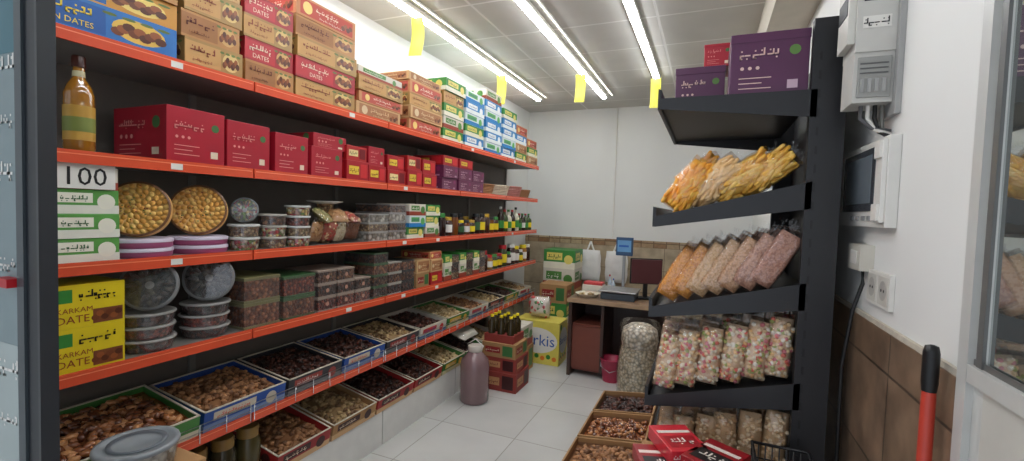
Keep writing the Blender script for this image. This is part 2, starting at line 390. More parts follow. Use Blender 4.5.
# --- shelf 2
z = SZ[1]
def bottle(name, x, y, z, r, h, liquid, cap, label=None, glass=True):
    mb = MB()
    prof = [(r * .9, 0), (r, .02 * h), (r, .58 * h), (r * .85, .66 * h), (r * .34, .78 * h), (r * .3, .93 * h)]
    mb.lathe((x, y, z), prof, liquid, 20)
    mb.lathe((x, y, z + .9 * h), [(r * .38, 0), (r * .38, .1 * h)], cap, 14)
    if label: mb.lathe((x, y, z + .15 * h), [(r * 1.015, 0), (r * 1.015, .3 * h)], label, 20, cap=False)
    return mb.build(name)
OIL = M((160, 104, 24), .08, coat=1.0, var=.05)
mb = MB(); x, y, r, h = -2.05, .905, .043, .325
mb.lathe((x, y, z), [(r * .9, 0), (r, .008), (r, .20), (r * .8, .23), (r * .40, .26), (r * .36, .30)], OIL, 24)
mb.lathe((x, y, z + .295), [(r * .46, 0), (r * .46, .035), (r * .4, .04)], M((70, 30, 20), .3), 16)
mb.lathe((x, y, z + .04), [(r * 1.015, 0), (r * 1.015, .12)], M((190, 145, 58), .5), 24, cap=False)
mb.lathe((x, y, z + .07), [(r * 1.03, 0), (r * 1.03, .05)], M((120, 130, 60), .5), 24, cap=False)
mb.lathe((x, y, z + .262), [(r * .42, 0), (r * .40, .02)], M((200, 190, 150), .4), 16, cap=False); mb.build("oil_bottle")
for a, b, h, x in [(1.16, 1.40, .225, -2.0), (1.42, 1.64, .215, -2.012), (1.665, 1.87, .20, -2.004)]:
    carton("date_carton", a, b, z, h, .36, S['redbox'], xf=x)
carton("date_carton", 1.89, 2.12, z, .165, .34, S['redbox'])
carton("date_carton", 1.93, 2.18, z + .1655, .08, .3, S['redbox'], xf=-2.03)
yy = 2.16
for i in range(5):
    wd = [.19, .17, .20, .18, .19][i]; h1 = [.12, .11, .10, .12, .105][i]
    j = R.uniform(-.02, .0)
    carton("date_carton", yy, yy + wd, z, h1, .3, S['redlab' if i != 2 else 'redlab2'], xf=-2.0 + j)
    carton("date_carton", yy + .01, yy + wd - .004, z + h1 + .0005, [.09, .12, .10, .10, .11][i], .28, S[['redlab2', 'redbox', 'redlab', 'redlab2', 'redlab'][i]], xf=-2.012 + j)
    yy += wd + [.012, .03, .008, .012, .01][i]
for i in range(3):
    y0 = 3.24 + i * .26
    stack(y0, y0 + .25, z, [.1, .1, .08][:3 - (i == 2)], ['purp', 'purp', 'redlab'], dep=.3)
def basket(name, x, y, z, a, b, h, mat):
    mb = MB(); n = 28
    for k in range(7):
        t = k / 6; s = .82 + .18 * t
        mb.tube([(x + a * s * math.cos(2 * pi * i / n), y + b * s * math.sin(2 * pi * i / n), z + .006 + (h - .01) * t) for i in range(n + 1)], .006 if k < 6 else .009, mat, 5)
    for i in range(0, n, 1):
        c, s_ = math.cos(2 * pi * i / n), math.sin(2 * pi * i / n)
        mb.tube([(x + a * .82 * c, y + b * .82 * s_, z + .002), (x + a * c, y + b * s_, z + h)], .004, mat, 4)
    mb.lathe((x, y, z), [(0.001, .001), (min(a, b) * .84, .001)], mat, 20, cap=False)
    mb.build(name)
WICK = M((170, 120, 80), .7); WICK2 = M((215, 195, 170), .6)
basket("wicker_basket", -2.17, 4.22, z, .15, .17, .10, WICK); basket("wicker_basket", -2.17, 4.6, z, .15, .17, .11, WICK2)
basket("wicker_basket", -2.17, 4.97, z, .15, .17, .12, M((200, 130, 120), .6)); basket("wicker_basket", -2.17, 5.29, z, .14, .13, .10, WICK)

# --- round tubs
def tub_parts(mb, r, h, content, lid, M4):
    mb.T = M4
    mb.lathe((0, 0, 0), [(r * .86, .002), (r * .94, h * .78)], content, 24)
    mb.lathe((0, 0, 0), [(r * .9, 0), (r * .98, h * .86)], PLAST, 24, cap=False)
    mb.lathe((0, 0, h * .82), [(r, 0), (r * 1.02, h * .06), (r * 1.0, h * .16), (r * .9, h * .18), (r * .86, h * .12), (0.001, h * .12)], lid, 24, cap=False)
    mb.T = None
def tub_stack(name, x, y, z, r, h, n, contents, lid):
    mb = MB()
    for i in range(n): tub_parts(mb, r, h, contents[i % len(contents)], lid, Matrix.Translation((x + R.uniform(-.004, .004), y + R.uniform(-.004, .004), z + i * h * 1.0)))
    mb.build(name)
def aim(p, d):
    q = Vector(d).to_track_quat('Z', 'Y'); return Matrix.Translation(p) @ q.to_matrix().to_4x4()
NUTA = cells([(120, 70, 40), (150, 95, 55), (90, 45, 30), (60, 30, 22)], 70); NUTB = cells([(175, 140, 95), (150, 110, 70), (200, 170, 125), (120, 80, 50)], 80)
CANDY = cells([(190, 40, 50), (225, 215, 190), (120, 150, 70), (170, 110, 70), (235, 200, 120)], 65)
DARKN = cells([(60, 30, 24), (85, 40, 30), (40, 20, 18), (105, 55, 38)], 60); REDN = cells([(130, 40, 30), (160, 70, 45), (90, 30, 25)], 70)
def platter(name, x, y, z, r, d, style):
    """round clear-lidded tin standing on edge, facing the aisle"""
    mb = MB(); tilt = Vector((.72, -.66, .20)).normalized()
    c = Vector((x, y, z + r * math.sqrt(1 - tilt.z ** 2) + d * .5 * tilt.z + .001)) - tilt * (d / 2)
    mb.T = aim(c, tilt)
    if style == 'cookie':
        mb.lathe((0, 0, 0), [(r * .97, 0), (r, .004), (r, d - .004), (r * .965, d), (r * .95, d - .006), (.001, d - .006)], M((222, 172, 100), .5), 40)
        mb.lathe((0, 0, d - .007), [(r, .002), (r * 1.005, .007), (r * .93, .008)], M((120, 80, 50), .4), 40, cap=False)
        base = [M((238, 180, 92), .6), M((244, 200, 116), .6), M((226, 162, 76), .6)]
        for ring, n, rr in [(.84, 26, .115), (.66, 21, .12), (.48, 15, .12), (.30, 10, .12), (.13, 5, .11)]:
            for i in range(n):
                a = 2 * pi * i / n + ring
                blob(mb, ICO1, (r * ring * math.cos(a), r * ring * math.sin(a), d - .004), (r * rr, r * rr * .8, .0025), (0, 0, a + .6), base[(i + n) % 3])
        for i in range(26):
            a = R.uniform(0, 6.28); q = r * R.uniform(.1, .85)
            blob(mb, ICO1, (q * math.cos(a), q * math.sin(a), d - .001), (.0035, .003, .0015), (0, 0, a), [LEAF, M((150, 60, 40), .5)][i % 2])
    else:
        mb.lathe((0, 0, 0), [(r * .9, 0), (r * .97, d * .7), (.001, d * .72)], style, 36)
        mb.lathe((0, 0, 0), [(r, d * .7), (r * 1.02, d * .8), (r, d * .95), (r * .9, d)], M((120, 120, 120), .3), 36, cap=False)
        mb.lathe((0, 0, 0), [(r * .9, d), (.001, d)], PLAST, 36, cap=False)
        n = 10
        for i in range(n):
            a = 2 * pi * i / n
            blob(mb, ICO1, (r * .6 * math.cos(a), r * .6 * math.sin(a), d * .72), (r * .24, r * .1, .006), (0, 0, a), M((85, 75, 72), .3))
        mb.lathe((0, 0, d * .73), [(r * .16, 0), (.001, .006)], M((170, 165, 160), .4), 14, cap=False)
    mb.T = None
    mb.build(name)

z = SZ[2]
stack(.80, 1.0, z, [.085, .085, .085, .08], ['tea', 'tea', 'tea', 'white'], dep=.2, jit=.004, name="tea_carton", xf=-2.0)
mb = MB()
mb.box(-1.998, -1.995, .82, .985, z + .258, z + .345, WHITE)
text(mb, "100", (-1.995, .825, z + .27), *FX, .155, .062, BLACK, off=.001); mb.build("price_card")
PINK = M((165, 80, 120), .4); LAV = M((200, 190, 205), .4)
for y in (1.115, 1.35):
    mb = MB()
    for k in range(2):
        zz = z + k * .037
        mb.lathe((-2.10, y, zz), [(.108, 0), (.112, .004), (.112, .022)], PINK, 32)
        mb.lathe((-2.10, y, zz + .022), [(.115, 0), (.115, .011), (.108, .0145), (.001, .0148)], LAV, 32)
    mb.build("sweets_tin")
    platter("round_cookie_tin", -2.08, y - .01, z + .0735, .11, .04, 'cookie')
tub_stack("snack_tub", -2.07, 1.545, z, .07, .062, 2, [CANDY, NUTB], M((200, 200, 195), .4))
platter("sweets_platter", -2.06, 1.545, z + .126, .06, .035, CANDY)
tub_stack("snack_tub", -2.06, 1.70, z, .068, .058, 3, [NUTB, CANDY, NUTA], M((170, 165, 155), .4))
tub_stack("snack_tub", -2.06, 1.855, z, .066, .055, 4, [CANDY, NUTB, REDN], M((205, 205, 200), .4))
def pillow(mb, w, h, t, mat, Mx, nu=12, nv=14, wr=.06, fin=True, px=2.5, pz=3, seed=0):
    rr = random.Random(seed); ph = [rr.uniform(0, 6) for _ in range(6)]
    def thick(u, v): return t / 2 * max(0, 1 - abs(u) ** px) ** .5 * max(0, 1 - abs(v) ** pz) ** .5
    vs = []; fs = []; N = (nu + 1) * (nv + 1)
    for sgn in (1, -1):
        for j in range(nv + 1):
            for i in range(nu + 1):
                u = -1 + 2 * i / nu; v = -1 + 2 * j / nv
                k = thick(u, v) * (1 + wr * math.sin(5 * u + 7 * v + ph[0]) + wr * math.sin(9 * v - 4 * u + ph[1]))
                wx = 1 - .10 * abs(v) ** 3 + .02 * math.sin(8 * v + ph[2])
                vs.append((u * w / 2 * wx, sgn * k, v * h / 2))
        o = 0 if sgn == 1 else N
        for j in range(nv):
            for i in range(nu):
                a = o + j * (nu + 1) + i; q = (a, a + 1, a + nu + 2, a + nu + 1)
                fs.append(q if sgn == -1 else q[::-1])
    mb.T = Mx; mb.add(vs, fs, mat, True)
    if fin:   # crimped seal with gathered top
        n = 14; vv = []; hh = h * .13
        for i in range(n + 1):
            u = -1 + 2 * i / n
            for k, (s, dz) in enumerate(((.9, 0), (.6, .45), (.8, 1.0))):
                vv.append((u * w / 2 * s, .005 * math.sin(i * 2.2 + k) * (k + .3), h / 2 * .985 + hh * dz + .006 * math.sin(i * 1.7) * (k == 2)))
        mb.add(vv, [(3 * i + k, 3 * i + 3 + k, 3 * i + 4 + k, 3 * i + 1 + k) for i in range(n) for k in range(2)], mat, True)
    mb.T = None
    return thick
def fillbag(name, w, h, t, Mx, kind, n, cols, sz, seed=0, solid=None, tot=(.15, .5), sq=(2.5, 3)):
    mb = MB(); rr = random.Random(seed)
    th = pillow(mb, w, h, t, FILM, Mx, seed=seed, px=sq[0], pz=sq[1])
    core = solid or cols[0]
    pillow(mb, w * .9, h * .9, t * .78, core, Mx @ Matrix.Translation((0, 0, -.02 * h)), seed=seed, fin=False, nu=8, nv=8, px=sq[0], pz=sq[1])
    mb.T = Mx
    for i in range(n):
        u = rr.uniform(-.86, .86); v = rr.uniform(-.92, .84)
        k = th(u, v); sg = -1 if rr.random() < .75 else 1
        p = (u * w / 2 * .92, sg * max(0, k * .93 - sz[0] * .9), v * h / 2 * .95)
        c = cols[rr.randrange(len(cols))]
        if kind == 'stick': blob(mb, CAP, p, (sz[0], sz[0], sz[1]), (rr.gauss(0, tot[0]), rr.gauss(.0, tot[1]), 0), c)
        else: blob(mb, ICO1, p, (sz[0] * rr.uniform(.85, 1.1), sz[0], sz[1]), (rr.uniform(0, 3), rr.uniform(0, 3), 0), c)
    mb.T = None
    return mb.build(name)

# loose clear packets of biscuits and dried fruit, piled
PK = [([(190, 150, 100), (150, 105, 65)], (180, 135, 90)), ([(200, 60, 55), (225, 195, 150)], (170, 90, 70)), ([(215, 200, 170), (180, 160, 125)], (200, 185, 155)), ([(120, 70, 45), (150, 95, 60)], (120, 75, 50)), ([(130, 140, 70), (190, 170, 110)], (140, 130, 80))]
for i, (y, zz, rz, rx) in enumerate([(1.98, .075, .2, -.25), (2.07, .075, -.15, -.3), (2.16, .07, .25, -.2), (2.26, .075, -.2, -.3), (2.02, .165, .5, -.9), (2.14, .165, -.4, -1.0), (2.25, .155, .3, -1.1)]):
    cc, sol = PK[i % 5]
    fillbag("snack_packet", .12, .13, .055, Matrix.Translation((-2.05, y, z + zz + .002)) @ Matrix.Rotation(pi / 2 + rz, 4, 'Z') @ Matrix.Rotation(-rx if i < 4 else rx, 4, 'X'), 'ball', 40, [M(c, .5) for c in cc], (.010, .008), seed=300 + i, solid=M(sol, .6))
mb = MB(); mb.lathe((-2.13, 2.12, z + .235), [(.05, 0), (.10, .012), (.105, .016), (.05, .006), (.001, .005)], WHITE, 28); mb.lathe((-2.13, 2.12, z), [(.04, 0), (.045, .2), (.05, .235)], NUTB, 20); mb.build("serving_plate")
def clear_box(name, y0, y1, z, h, dep, n, content, rim, xf=-2.0, acc=None):
    mb = MB()
    for k in range(n):
        z0 = z + k * h
        mb.box(xf - dep + .004, xf - .004, y0 + .004, y1 - .004, z0 + .002, z0 + h * .86, content[k % len(content)])
        mb.box(xf - dep, xf, y0, y1, z0, z0 + h * .1, rim); mb.box(xf - dep, xf, y0, y1, z0 + h * .86, z0 + h * .985, rim)
        mb.quad((xf + .0008, y0, z0), (0, y1 - y0, 0), (0, 0, h * .98), PLAST); mb.quad((xf - dep, y0 - .0008, z0), (dep, 0, 0), (0, 0, h * .98), PLAST)
        if acc: disc(mb, (xf, (y0 + y1) / 2, z0 + h * .5), *FX, h * .16, acc)
    mb.build(name, .0015)
PALE = cells([(190, 180, 165), (150, 135, 115), (215, 208, 195)], 40)
clear_box("biscuit_box", 2.36, 2.56, z, .06, .3, 3, [PALE, NUTB], M((175, 172, 165), .4))
clear_box("biscuit_box", 2.57, 2.76, z, .062, .3, 4, [PALE, NUTA], M((160, 155, 150), .4))
stack(2.78, 3.0, z, [.085] * 3, ['green', 'cyan2', 'white'], dep=.3, name="tea_carton")
stack(3.01, 3.22, z, [.085] * 3, ['white', 'green', 'green'], dep=.3, name="tea_carton")
def jar(name, x, y, z, r, h, body, lid, label=None):
    mb = MB()
    mb.lathe((x, y, z), [(r * .92, 0), (r, .03 * h), (r, .72 * h), (r * .8, .82 * h)], body, 18)
    mb.lathe((x, y, z + .82 * h), [(r * .84, 0), (r * .86, .15 * h), (r * .8, .18 * h)], lid, 18)
    if label: mb.lathe((x, y, z + .18 * h), [(r * 1.02, 0), (r * 1.02, .4 * h)], label, 18, cap=False)
    mb.build(name)
HON = M((60, 28, 15), .15, coat=.6)
for i in range(11):
    y = 3.31 + i * .105
    for x in (-2.05, -2.17):
        jar("honey_jar", x, y, z, .042, R.choice([.13, .16, .19]), R.choice([HON, M((110, 60, 20), .15), M((40, 20, 18), .15)]), R.choice([YEL, BLACK, BLACK, M((190, 150, 40), .3), GREEN]), R.choice([None, None, YEL, WHITE, M((50, 90, 50), .5)]))
for i in range(9):
    bottle("syrup_bottle", -2.06, 4.53 + i * .105, z, .04, R.choice([.2, .24, .27]), R.choice([M((45, 30, 20), .15), M((205, 200, 180), .3), M((60, 80, 40), .2)]), R.choice([WHITE, RED, GREEN, BLACK]), R.choice([WHITE, YEL, GREEN]))

# --- shelf 4
z = SZ[3]
for k in range(2):
    mb = MB(); y0, y1, h, xf, dep = .80, 1.015, .152, -2.0, .2; zz = z + k * (h + .0005)
    mb.box(xf - dep, xf, y0, y1, zz, zz + h, S['yellow'][0])
    for o, F, w in (((xf, y0, zz), FX, y1 - y0), ((xf - dep, y0, zz), FY, dep)):
        u, v, n = [np.array(a, float) for a in F]; o = np.array(o)
        mb.quad(o + u * w * .55 + v * h * .05 + n * .0006, u * w * .42, v * h * .34, M((120, 66, 34), .5))
        for i in range(6): disc(mb, o + u * w * (.58 + .065 * i) + v * h * (.18 + .09 * (i % 2)), u, v, n, w * .055, DATEP[i % 3], .0012 + .0002 * i, h * .07)
        text(mb, "KARKAM", o + u * w * .08 + v * h * .36, u, v, n, w * .46, h * .12, M((140, 60, 25), .5)); text(mb, "DATE", o + u * w * .08 + v * h * .12, u, v, n, w * .42, h * .18, M((140, 60, 25), .5))
        scribble(mb, o + u * w * .36 + v * h * .62, u, v, n, w * .5, h * .26, BLACK); mb.quad(o + u * w * .06 + v * h * .6 + n * .0007, u * w * .22, v * h * .3, GREEN)
    mb.build("date_carton", .0025)
TG = cells([(95, 85, 78), (70, 62, 58), (125, 112, 100)], 50)
for y, r in ((1.135, .1), (1.375, .098)):
    tub_stack("date_tub", -2.09, y, z, r, .052, 3, [DARKN, REDN, DARKN], M((150, 147, 143), .35))
    platter("date_platter", -2.06, y, z + .158, .1, .045, TG)
DATEB = cells([(130, 70, 44), (155, 92, 60), (105, 54, 34), (172, 108, 74)], 55)
RIMG = M((60, 100, 55), .4); RIMW = M((170, 150, 135), .4)
clear_box("date_box", 1.50, 1.70, z, .125, .3, 2, [DATEB], M((130, 125, 80), .4))
clear_box("date_box", 1.72, 1.93, z, .115, .3, 2, [DATEB, REDN], RIMG)
for i in range(3):
    y0 = 1.95 + i * .15; clear_box("date_box", y0, y0 + .14, z, .078, .26, 3 - (i == 2), [REDN, DARKN, NUTA], RIMW, acc=M((190, 140, 120), .4))
for i in range(3):
    y0 = 2.42 + i * .155; clear_box("date_box", y0, y0 + .145, z, .075, .26, 3 if i else 4, [DARKN, NUTA, DATEB], [RIMG, M((180, 175, 165), .4), M((40, 40, 38), .4)][i])
stack(2.90, 3.08, z, [.11, .1], ['kart', 'tan'], dep=.28, name="saffron_carton"); stack(3.09, 3.27, z, [.1, .1, .06], ['redlab', 'tan', 'tanred'], dep=.28, name="saffron_carton")
for i in range(6):
    y0 = 3.30 + i * .13
    if i % 2: clear_box("date_box", y0, y0 + .12, z, .07, .26, 3, [NUTB, DARKN], M((50, 48, 45), .4))
    else: stack(y0, y0 + .125, z, [.12, .1], ['white', 'green'], dep=.2, name="tea_carton", jit=.004)
for i in range(11):
    jar("honey_jar", -2.06, 4.13 + i * .12, z, .05, R.choice([.15, .2, .23]), R.choice([HON, M((160, 110, 50), .2), M((60, 70, 40), .2)]), R.choice([YEL, RED, WHITE, GREEN]), R.choice([WHITE, YEL, None]))

# --- nut trays
def tray(name, x0, x1, y0, y1, z, h, outer, inner, nuts, n, size, tilt=0.0, st=None, oval=1.5, tpl=None, wood=False, fill=.75):
    mb = MB(); cx, cy = (x0 + x1) / 2, (y0 + y1) / 2; W, D = x1 - x0, y1 - y0
    lift = W / 2 * math.sin(abs(tilt))
    mb.T = Matrix.Translation((cx, cy, z + lift)) @ Matrix.Rotation(tilt, 4, 'Y'); t = .006
    a, b = W / 2, D / 2
    mb.box(-a, a, -b, b, 0, t, inner)
    for (p, q, r_, s) in ((-a, -a + t, -b, b), (a - t, a, -b, b), (-a + t, a - t, -b, -b + t), (-a + t, a - t, b - t, b)):
        mb.box(p, q, r_, s, t * .5, h, outer)
        if wood: mb.box(p - .001, q + .001, r_ - .001, s + .001, h - .02, h, CARD)
    rimc = M((205, 195, 175), .6)
    for (p, q, r_, s) in ((-a, -a + t * 1.3, -b, b), (a - t * 1.3, a, -b, b), (-a, a, -b, -b + t * 1.3), (-a, a, b - t * 1.3, b)):
        mb.box(p - .0008, q + .0008, r_ - .0008, s + .0008, h - .002, h + .002, rimc if not wood else CARD)
    if st:
        decor(mb, (a, -b, .0), FX, D, h, st); decor(mb, (-a, -b, 0), FY, W, h, st)
    g = 8; vs = []
    def hz(u, v): return h * fill + .018 * math.cos(u * 1.5) * math.cos(v * 1.5) + .004 * math.sin(9 * u + 5 * v) - .01
    for j in range(g + 1):
        for i in range(g + 1):
            u = -1 + 2 * i / g; v = -1 + 2 * j / g
            vs.append((u * (a - t), v * (b - t), hz(u, v) - size * .5))
    mb.add(vs, [(j * (g + 1) + i, j * (g + 1) + i + 1, (j + 1) * (g + 1) + i + 1, (j + 1) * (g + 1) + i) for i in range(g) for j in range(g)], nuts[0], True)
    for i in range(n):
        u, v = R.uniform(-.93, .93), R.uniform(-.93, .93)
        blob(mb, tpl or ICO1, (u * (a - t - size), v * (b - t - size), hz(u, v) + R.uniform(-.3, .5) * size), (size * oval, size * R.uniform(.85, 1.1), size * .85),
             (R.uniform(-.5, .5), R.uniform(-.5, .5), R.uniform(0, 3.1)), nuts[R.randrange(len(nuts))])
    mb.T = None
    return mb.build(name)
DT = [M((130, 74, 42), .25, coat=.5), M((165, 104, 62), .25, coat=.5), M((100, 54, 32), .25, coat=.5), M((190, 132, 84), .3)]
WN = [M((145, 100, 64), .6), M((172, 122, 80), .6), M((112, 74, 46), .6)]; RS = [M((64, 36, 28), .4), M((92, 50, 36), .4), M((44, 28, 24), .4)]
PS = [M((195, 172, 130), .5), M((175, 148, 102), .5), M((140, 116, 74), .5)]; FG = [M((160, 130, 90), .6), M((122, 92, 64), .6), M((185, 157, 112), .6)]
z = SZ[4]
col = lambda body, pan, ink, acc, kind=4: (body, pan, ink, acc, kind, "")
gw = col(M((70, 130, 60), .5), M((222, 215, 195), .6), M((160, 40, 35), .5), YEL); bl = col(M((35, 75, 150), .5), M((120, 140, 180), .6), M((210, 60, 50), .5), M((200, 190, 170), .5))
bk = col(M((45, 45, 50), .5), M((120, 120, 122), .6), WHITE, M((150, 60, 50), .5)); wh = col(M((205, 200, 188), .5), M((70, 110, 150), .6), BLUE, M((190, 50, 40), .5))
rd = col(M((155, 35, 35), .5), M((205, 165, 120), .6), M((240, 220, 190), .5), M((60, 25, 22), .5)); gr = col(M((60, 120, 55), .5), M((200, 190, 150), .6), WHITE, M((215, 170, 60), .5))
spec = [(.64, 1.28, gw, DT, 420, .0165, 1.6), (1.30, 1.72, bl, WN, 320, .014, 1.25), (1.74, 2.12, bk, RS, 260, .011, 1.3), (2.14, 2.52, bl, RS, 240, .012, 1.3), (2.54, 2.92, bk, FG, 200, .012, 1.3),
        (2.94, 3.32, wh, RS, 150, .013, 1.3), (3.34, 3.72, gr, PS, 130, .013, 1.4), (3.74, 4.12, wh, WN, 120, .014, 1.3), (4.14, 4.52, bk, PS, 110, .014, 1.4), (4.54, 4.92, gr, RS, 100, .014, 1.3), (4.94, 5.32, wh, FG, 100, .014, 1.3)]
for i, (a, b, st, nu, n, s, ov) in enumerate(spec):
    tray("dried_fruit_tray", -2.385, -1.985, a, b, z + .0005, .095, st[0], CARD, nu, n, s, tilt=.13 if i else .16, st=st, oval=ov, fill=.85)
# --- base shelf
z = SZ[5]
for i, (y, c) in enumerate([(1.18, M((60, 52, 28), .2)), (1.31, M((85, 60, 30), .2)), (1.44, M((50, 45, 30), .2)), (1.57, M((70, 62, 35), .2))]):
    jar("pickle_jar", -2.06, y, z, .058, .28, c, M((130, 100, 50), .4))
spec = [(1.66, 2.02, rd, WN, 150, .015), (2.04, 2.42, (CARD,) + rd[1:], FG, 150, .013), (2.44, 2.84, rd, RS, 160, .013), (2.86, 3.24, rd, RS, 140, .013), (3.26, 3.62, gr, PS, 110, .014), (3.64, 4.0, gr, RS, 100, .014), (4.02, 4.4, wh, FG, 90, .014)]
for i, (a, b, st, nu, n, s) in enumerate(spec):
    tray("dried_fruit_tray", -2.37, -1.97 + .0, a, b, z + .0005, .10, st[0], CARD, nu, n, s, tilt=.2, st=st)
for y in (4.6, 4.95, 5.27):
    fillbag("rice_sack", .30, .30, .16, Matrix.Translation((-2.14, y, z + .150)) @ Matrix.Rotation(pi / 2, 4, 'Z'), 'ball', 0, [M((205, 198, 180), .6)], (.01, .01), seed=int(y * 10), solid=M((205, 198, 180), .6))
fillbag("rice_sack", .34, .22, .10, Matrix.Translation((-2.08, 3.80, z + .235)) @ Matrix.Rotation(pi / 2, 4, 'Z') @ Matrix.Rotation(-1.2, 4, 'X'), 'ball', 0, [WHITE], (.01, .01), seed=44, solid=M((222, 216, 202), .6))

# carton pedestal with round tub in the near left corner
mb = MB()
carton("x", .80, 1.10, 0, .36, .28, S['kart'], xf=-1.66, build=False, mb=mb); carton("x", .80, 1.10, .361, .325, .28, S['kart'], xf=-1.66, build=False, mb=mb); mb.build("cardboard_carton", .003)
mb = MB(); tub_parts(mb, .122, .095, PALE, M((135, 140, 144), .3), Matrix.Translation((-1.80, .95, .687)))
mb.lathe((-1.80, .95, .687 + .09), [(.085, .0), (.085, .006), (.07, .003)], M((105, 110, 116), .3), 24, cap=False); mb.build("date_tub")

# ------------------------------------------------------------------ floor items along the shelf end
mb = MB(); x, y = -1.77, 3.46
mb.lathe((x, y, 0), [(.11, 0), (.125, .015), (.125, .30), (.115, .36), (.07, .41), (.055, .43)], M((128, 100, 102), .25, coat=.5), 28)
mb.lathe((x, y, .43), [(.062, 0), (.064, .045), (.055, .05)], M((185, 175, 165), .4), 24)
mb.tube([(x - .06, y, .44), (x - .075, y, .48), (x, y, .53), (x + .075, y, .48), (x + .06, y, .44)], .005, WHITE); mb.build("syrup_demijohn")
carton("cardboard_carton", 3.74, 4.06, 0, .17, .36, S['kartr'], xf=-1.50)
carton("cardboard_carton", 3.75, 4.05, .1705, .13, .34, S['kartr'], xf=-1.51); carton("cardboard_carton", 3.75, 4.05, .301, .13, .33, S['kart'], xf=-1.52)
mb = MB(); mb.box(-1.84, -1.55, 3.77, 4.02, .4315, .50, S['kartr'][0])
for i in range(3):
    for j in range(3): mb.lathe((-1.79 + .095 * i, 3.82 + .08 * j, .50), [(.034, 0), (.034, .1), (.014, .13), (.014, .15)], M((55, 45, 25), .2), 12); mb.lathe((-1.79 + .095 * i, 3.82 + .08 * j, .65), [(.017, 0), (.017, .02)], YEL, 10)
mb.build("bottle_crate")
carton("cardboard_carton", 4.16, 4.50, 0, .26, .32, S['kart'], xf=-1.62); carton("snack_carton", 4.17, 4.49, .2605, .22, .30, S['white'], xf=-1.63)
# yellow snack carton
mb = MB(); ybody = (M((218, 202, 90), .4), WHITE, GREEN, GREEN, 9, ""); x0, x1, y0, y1, h = -1.88, -1.38, 4.62, 4.92, .46
mb.box(x0, x1, y0, y1, 0, h, ybody[0])
for o, F, w in (((x1, y0, 0), FX, y1 - y0), ((x0, y0, 0), FY, x1 - x0)):
    u, v, n = [np.array(a, float) for a in F]; o = np.array(o)
    disc(mb, o + u * w * .5 + v * h * .55, u, v, n, w * .46, WHITE, .001, h * .3, 28); text(mb, "Barkis", o + u * w * .1 + v * h * .42, u, v, n, w * .8, h * .28, BLUE)
    for i in range(7): disc(mb, o + u * w * (.12 + .13 * i) + v * h * (.15 + .04 * (i % 2)), u, v, n, w * .05, GREEN if i % 2 else M((225, 120, 30), .4), .0012 + .0001 * i)
    disc(mb, o + u * w * .2 + v * h * .88, u, v, n, w * .1, GREEN, .001, h * .07)
mb.build("snack_carton", .003)
fillbag("plastic_bag_bundle", .26, .24, .16, Matrix.Translation((-1.66, 4.77, .59)), 'ball', 24, [M((225, 215, 205), .6), M((215, 90, 90), .6), M((90, 150, 90), .6)], (.03, .02), seed=5, solid=M((225, 215, 205), .6))
zz = 0
for h, k in ((.36, 'white'), (.28, 'tan'), (.26, 'white'), (.24, 'green')):
    carton("snack_carton", 5.72, 6.12, zz, h, .42, S[k], xf=-1.54); zz += h + .0005
zz = 0
for h, k in ((.30, 'tan'), (.24, 'green'), (.22, 'kart')):
    carton("snack_carton", 5.25, 5.6, zz, h, .34, S[k], xf=-1.50); zz += h + .0005
# desk
DK = M((62, 42, 36), .4); DR = M((118, 62, 48), .45)
mb = MB(); dx0, dx1, dy0, dy1 = -1.25, -.30, 4.42, 5.02
mb.box(dx0, dx1, dy0, dy1, .745, .78, M((135, 108, 84), .4)); mb.box(dx0 + .01, dx0 + .045, dy0 + .02, dy1 - .01, 0, .745, DK); mb.box(dx1 - .045, dx1 - .01, dy0 + .02, dy1 - .01, 0, .745, DK)
mb.box(-.92, -.89, dy0 + .05, dy1 - .01, .05, .745, DK); mb.box(dx0 + .045, dx1 - .045, dy1 - .03, dy1 - .012, .05, .745, DK)
mb.box(dx0 + .045, -.92, dy0 + .08, dy1 - .03, .05, .08, DR); mb.box(dx0 + .045, -.92, dy0 + .06, dy0 + .08, .08, .50, DR); mb.box(dx0 + .045, -.92, dy0 + .08, dy1 - .03, .50, .52, DR)
mb.box(dx0 - .002, dx1 + .002, dy0 - .002, dy0, .742, .783, M((170, 140, 110), .5)); mb.build("wooden_desk", .002)
# scale
mb = MB(); mb.box(-.95, -.62, 4.55, 4.85, .782, .845, M((60, 70, 80), .4)); mb.box(-.97, -.60, 4.53, 4.87, .858, .872, STEEL); mb.cyl((-.785, 4.7, .845), .03, .014, BLACK)
mb.box(-.80, -.77, 4.86, 4.89, .782, 1.20, STEEL); mb.box(-.87, -.70, 4.85, 4.90, 1.20, 1.39, M((48, 78, 112), .4))
mb.quad((-.855, 4.8495, 1.24), (.14, 0, 0), (0, 0, .12), M((90, 135, 175), .3, emit=.15)); mb.quad((-.84, 4.849, 1.29), (.1, 0, 0), (0, 0, .02), BLUE); mb.build("weighing_scale", .004)
mb = MB(); mb.lathe((-1.1, 4.62, .782), [(.09, 0), (.12, .03), (.125, .035), (.1, .02), (.001, .012)], M((215, 205, 185), .4), 24)
for i in range(12): blob(mb, ICO1, (-1.1 + R.uniform(-.06, .06), 4.62 + R.uniform(-.06, .06), .81), (.02, .015, .012), (0, 0, R.uniform(0, 3)), PS[i % 3])
mb.build("sample_dish")
mb = MB(); mb.box(-1.2, -.98, 4.8, 4.95, .7805, .87, M((225, 220, 205), .5)); mb.box(-1.19, -.99, 4.81, 4.94, .8705, .90, M((190, 60, 60), .5)); mb.build("tissue_box", .004)
for x in (-.94, -.90): bottle("spray_bottle", x, 4.95, .7805, .022, .2 if x < -.92 else .16, M((190, 205, 215), .2), RED if x < -.92 else BLUE, WHITE)
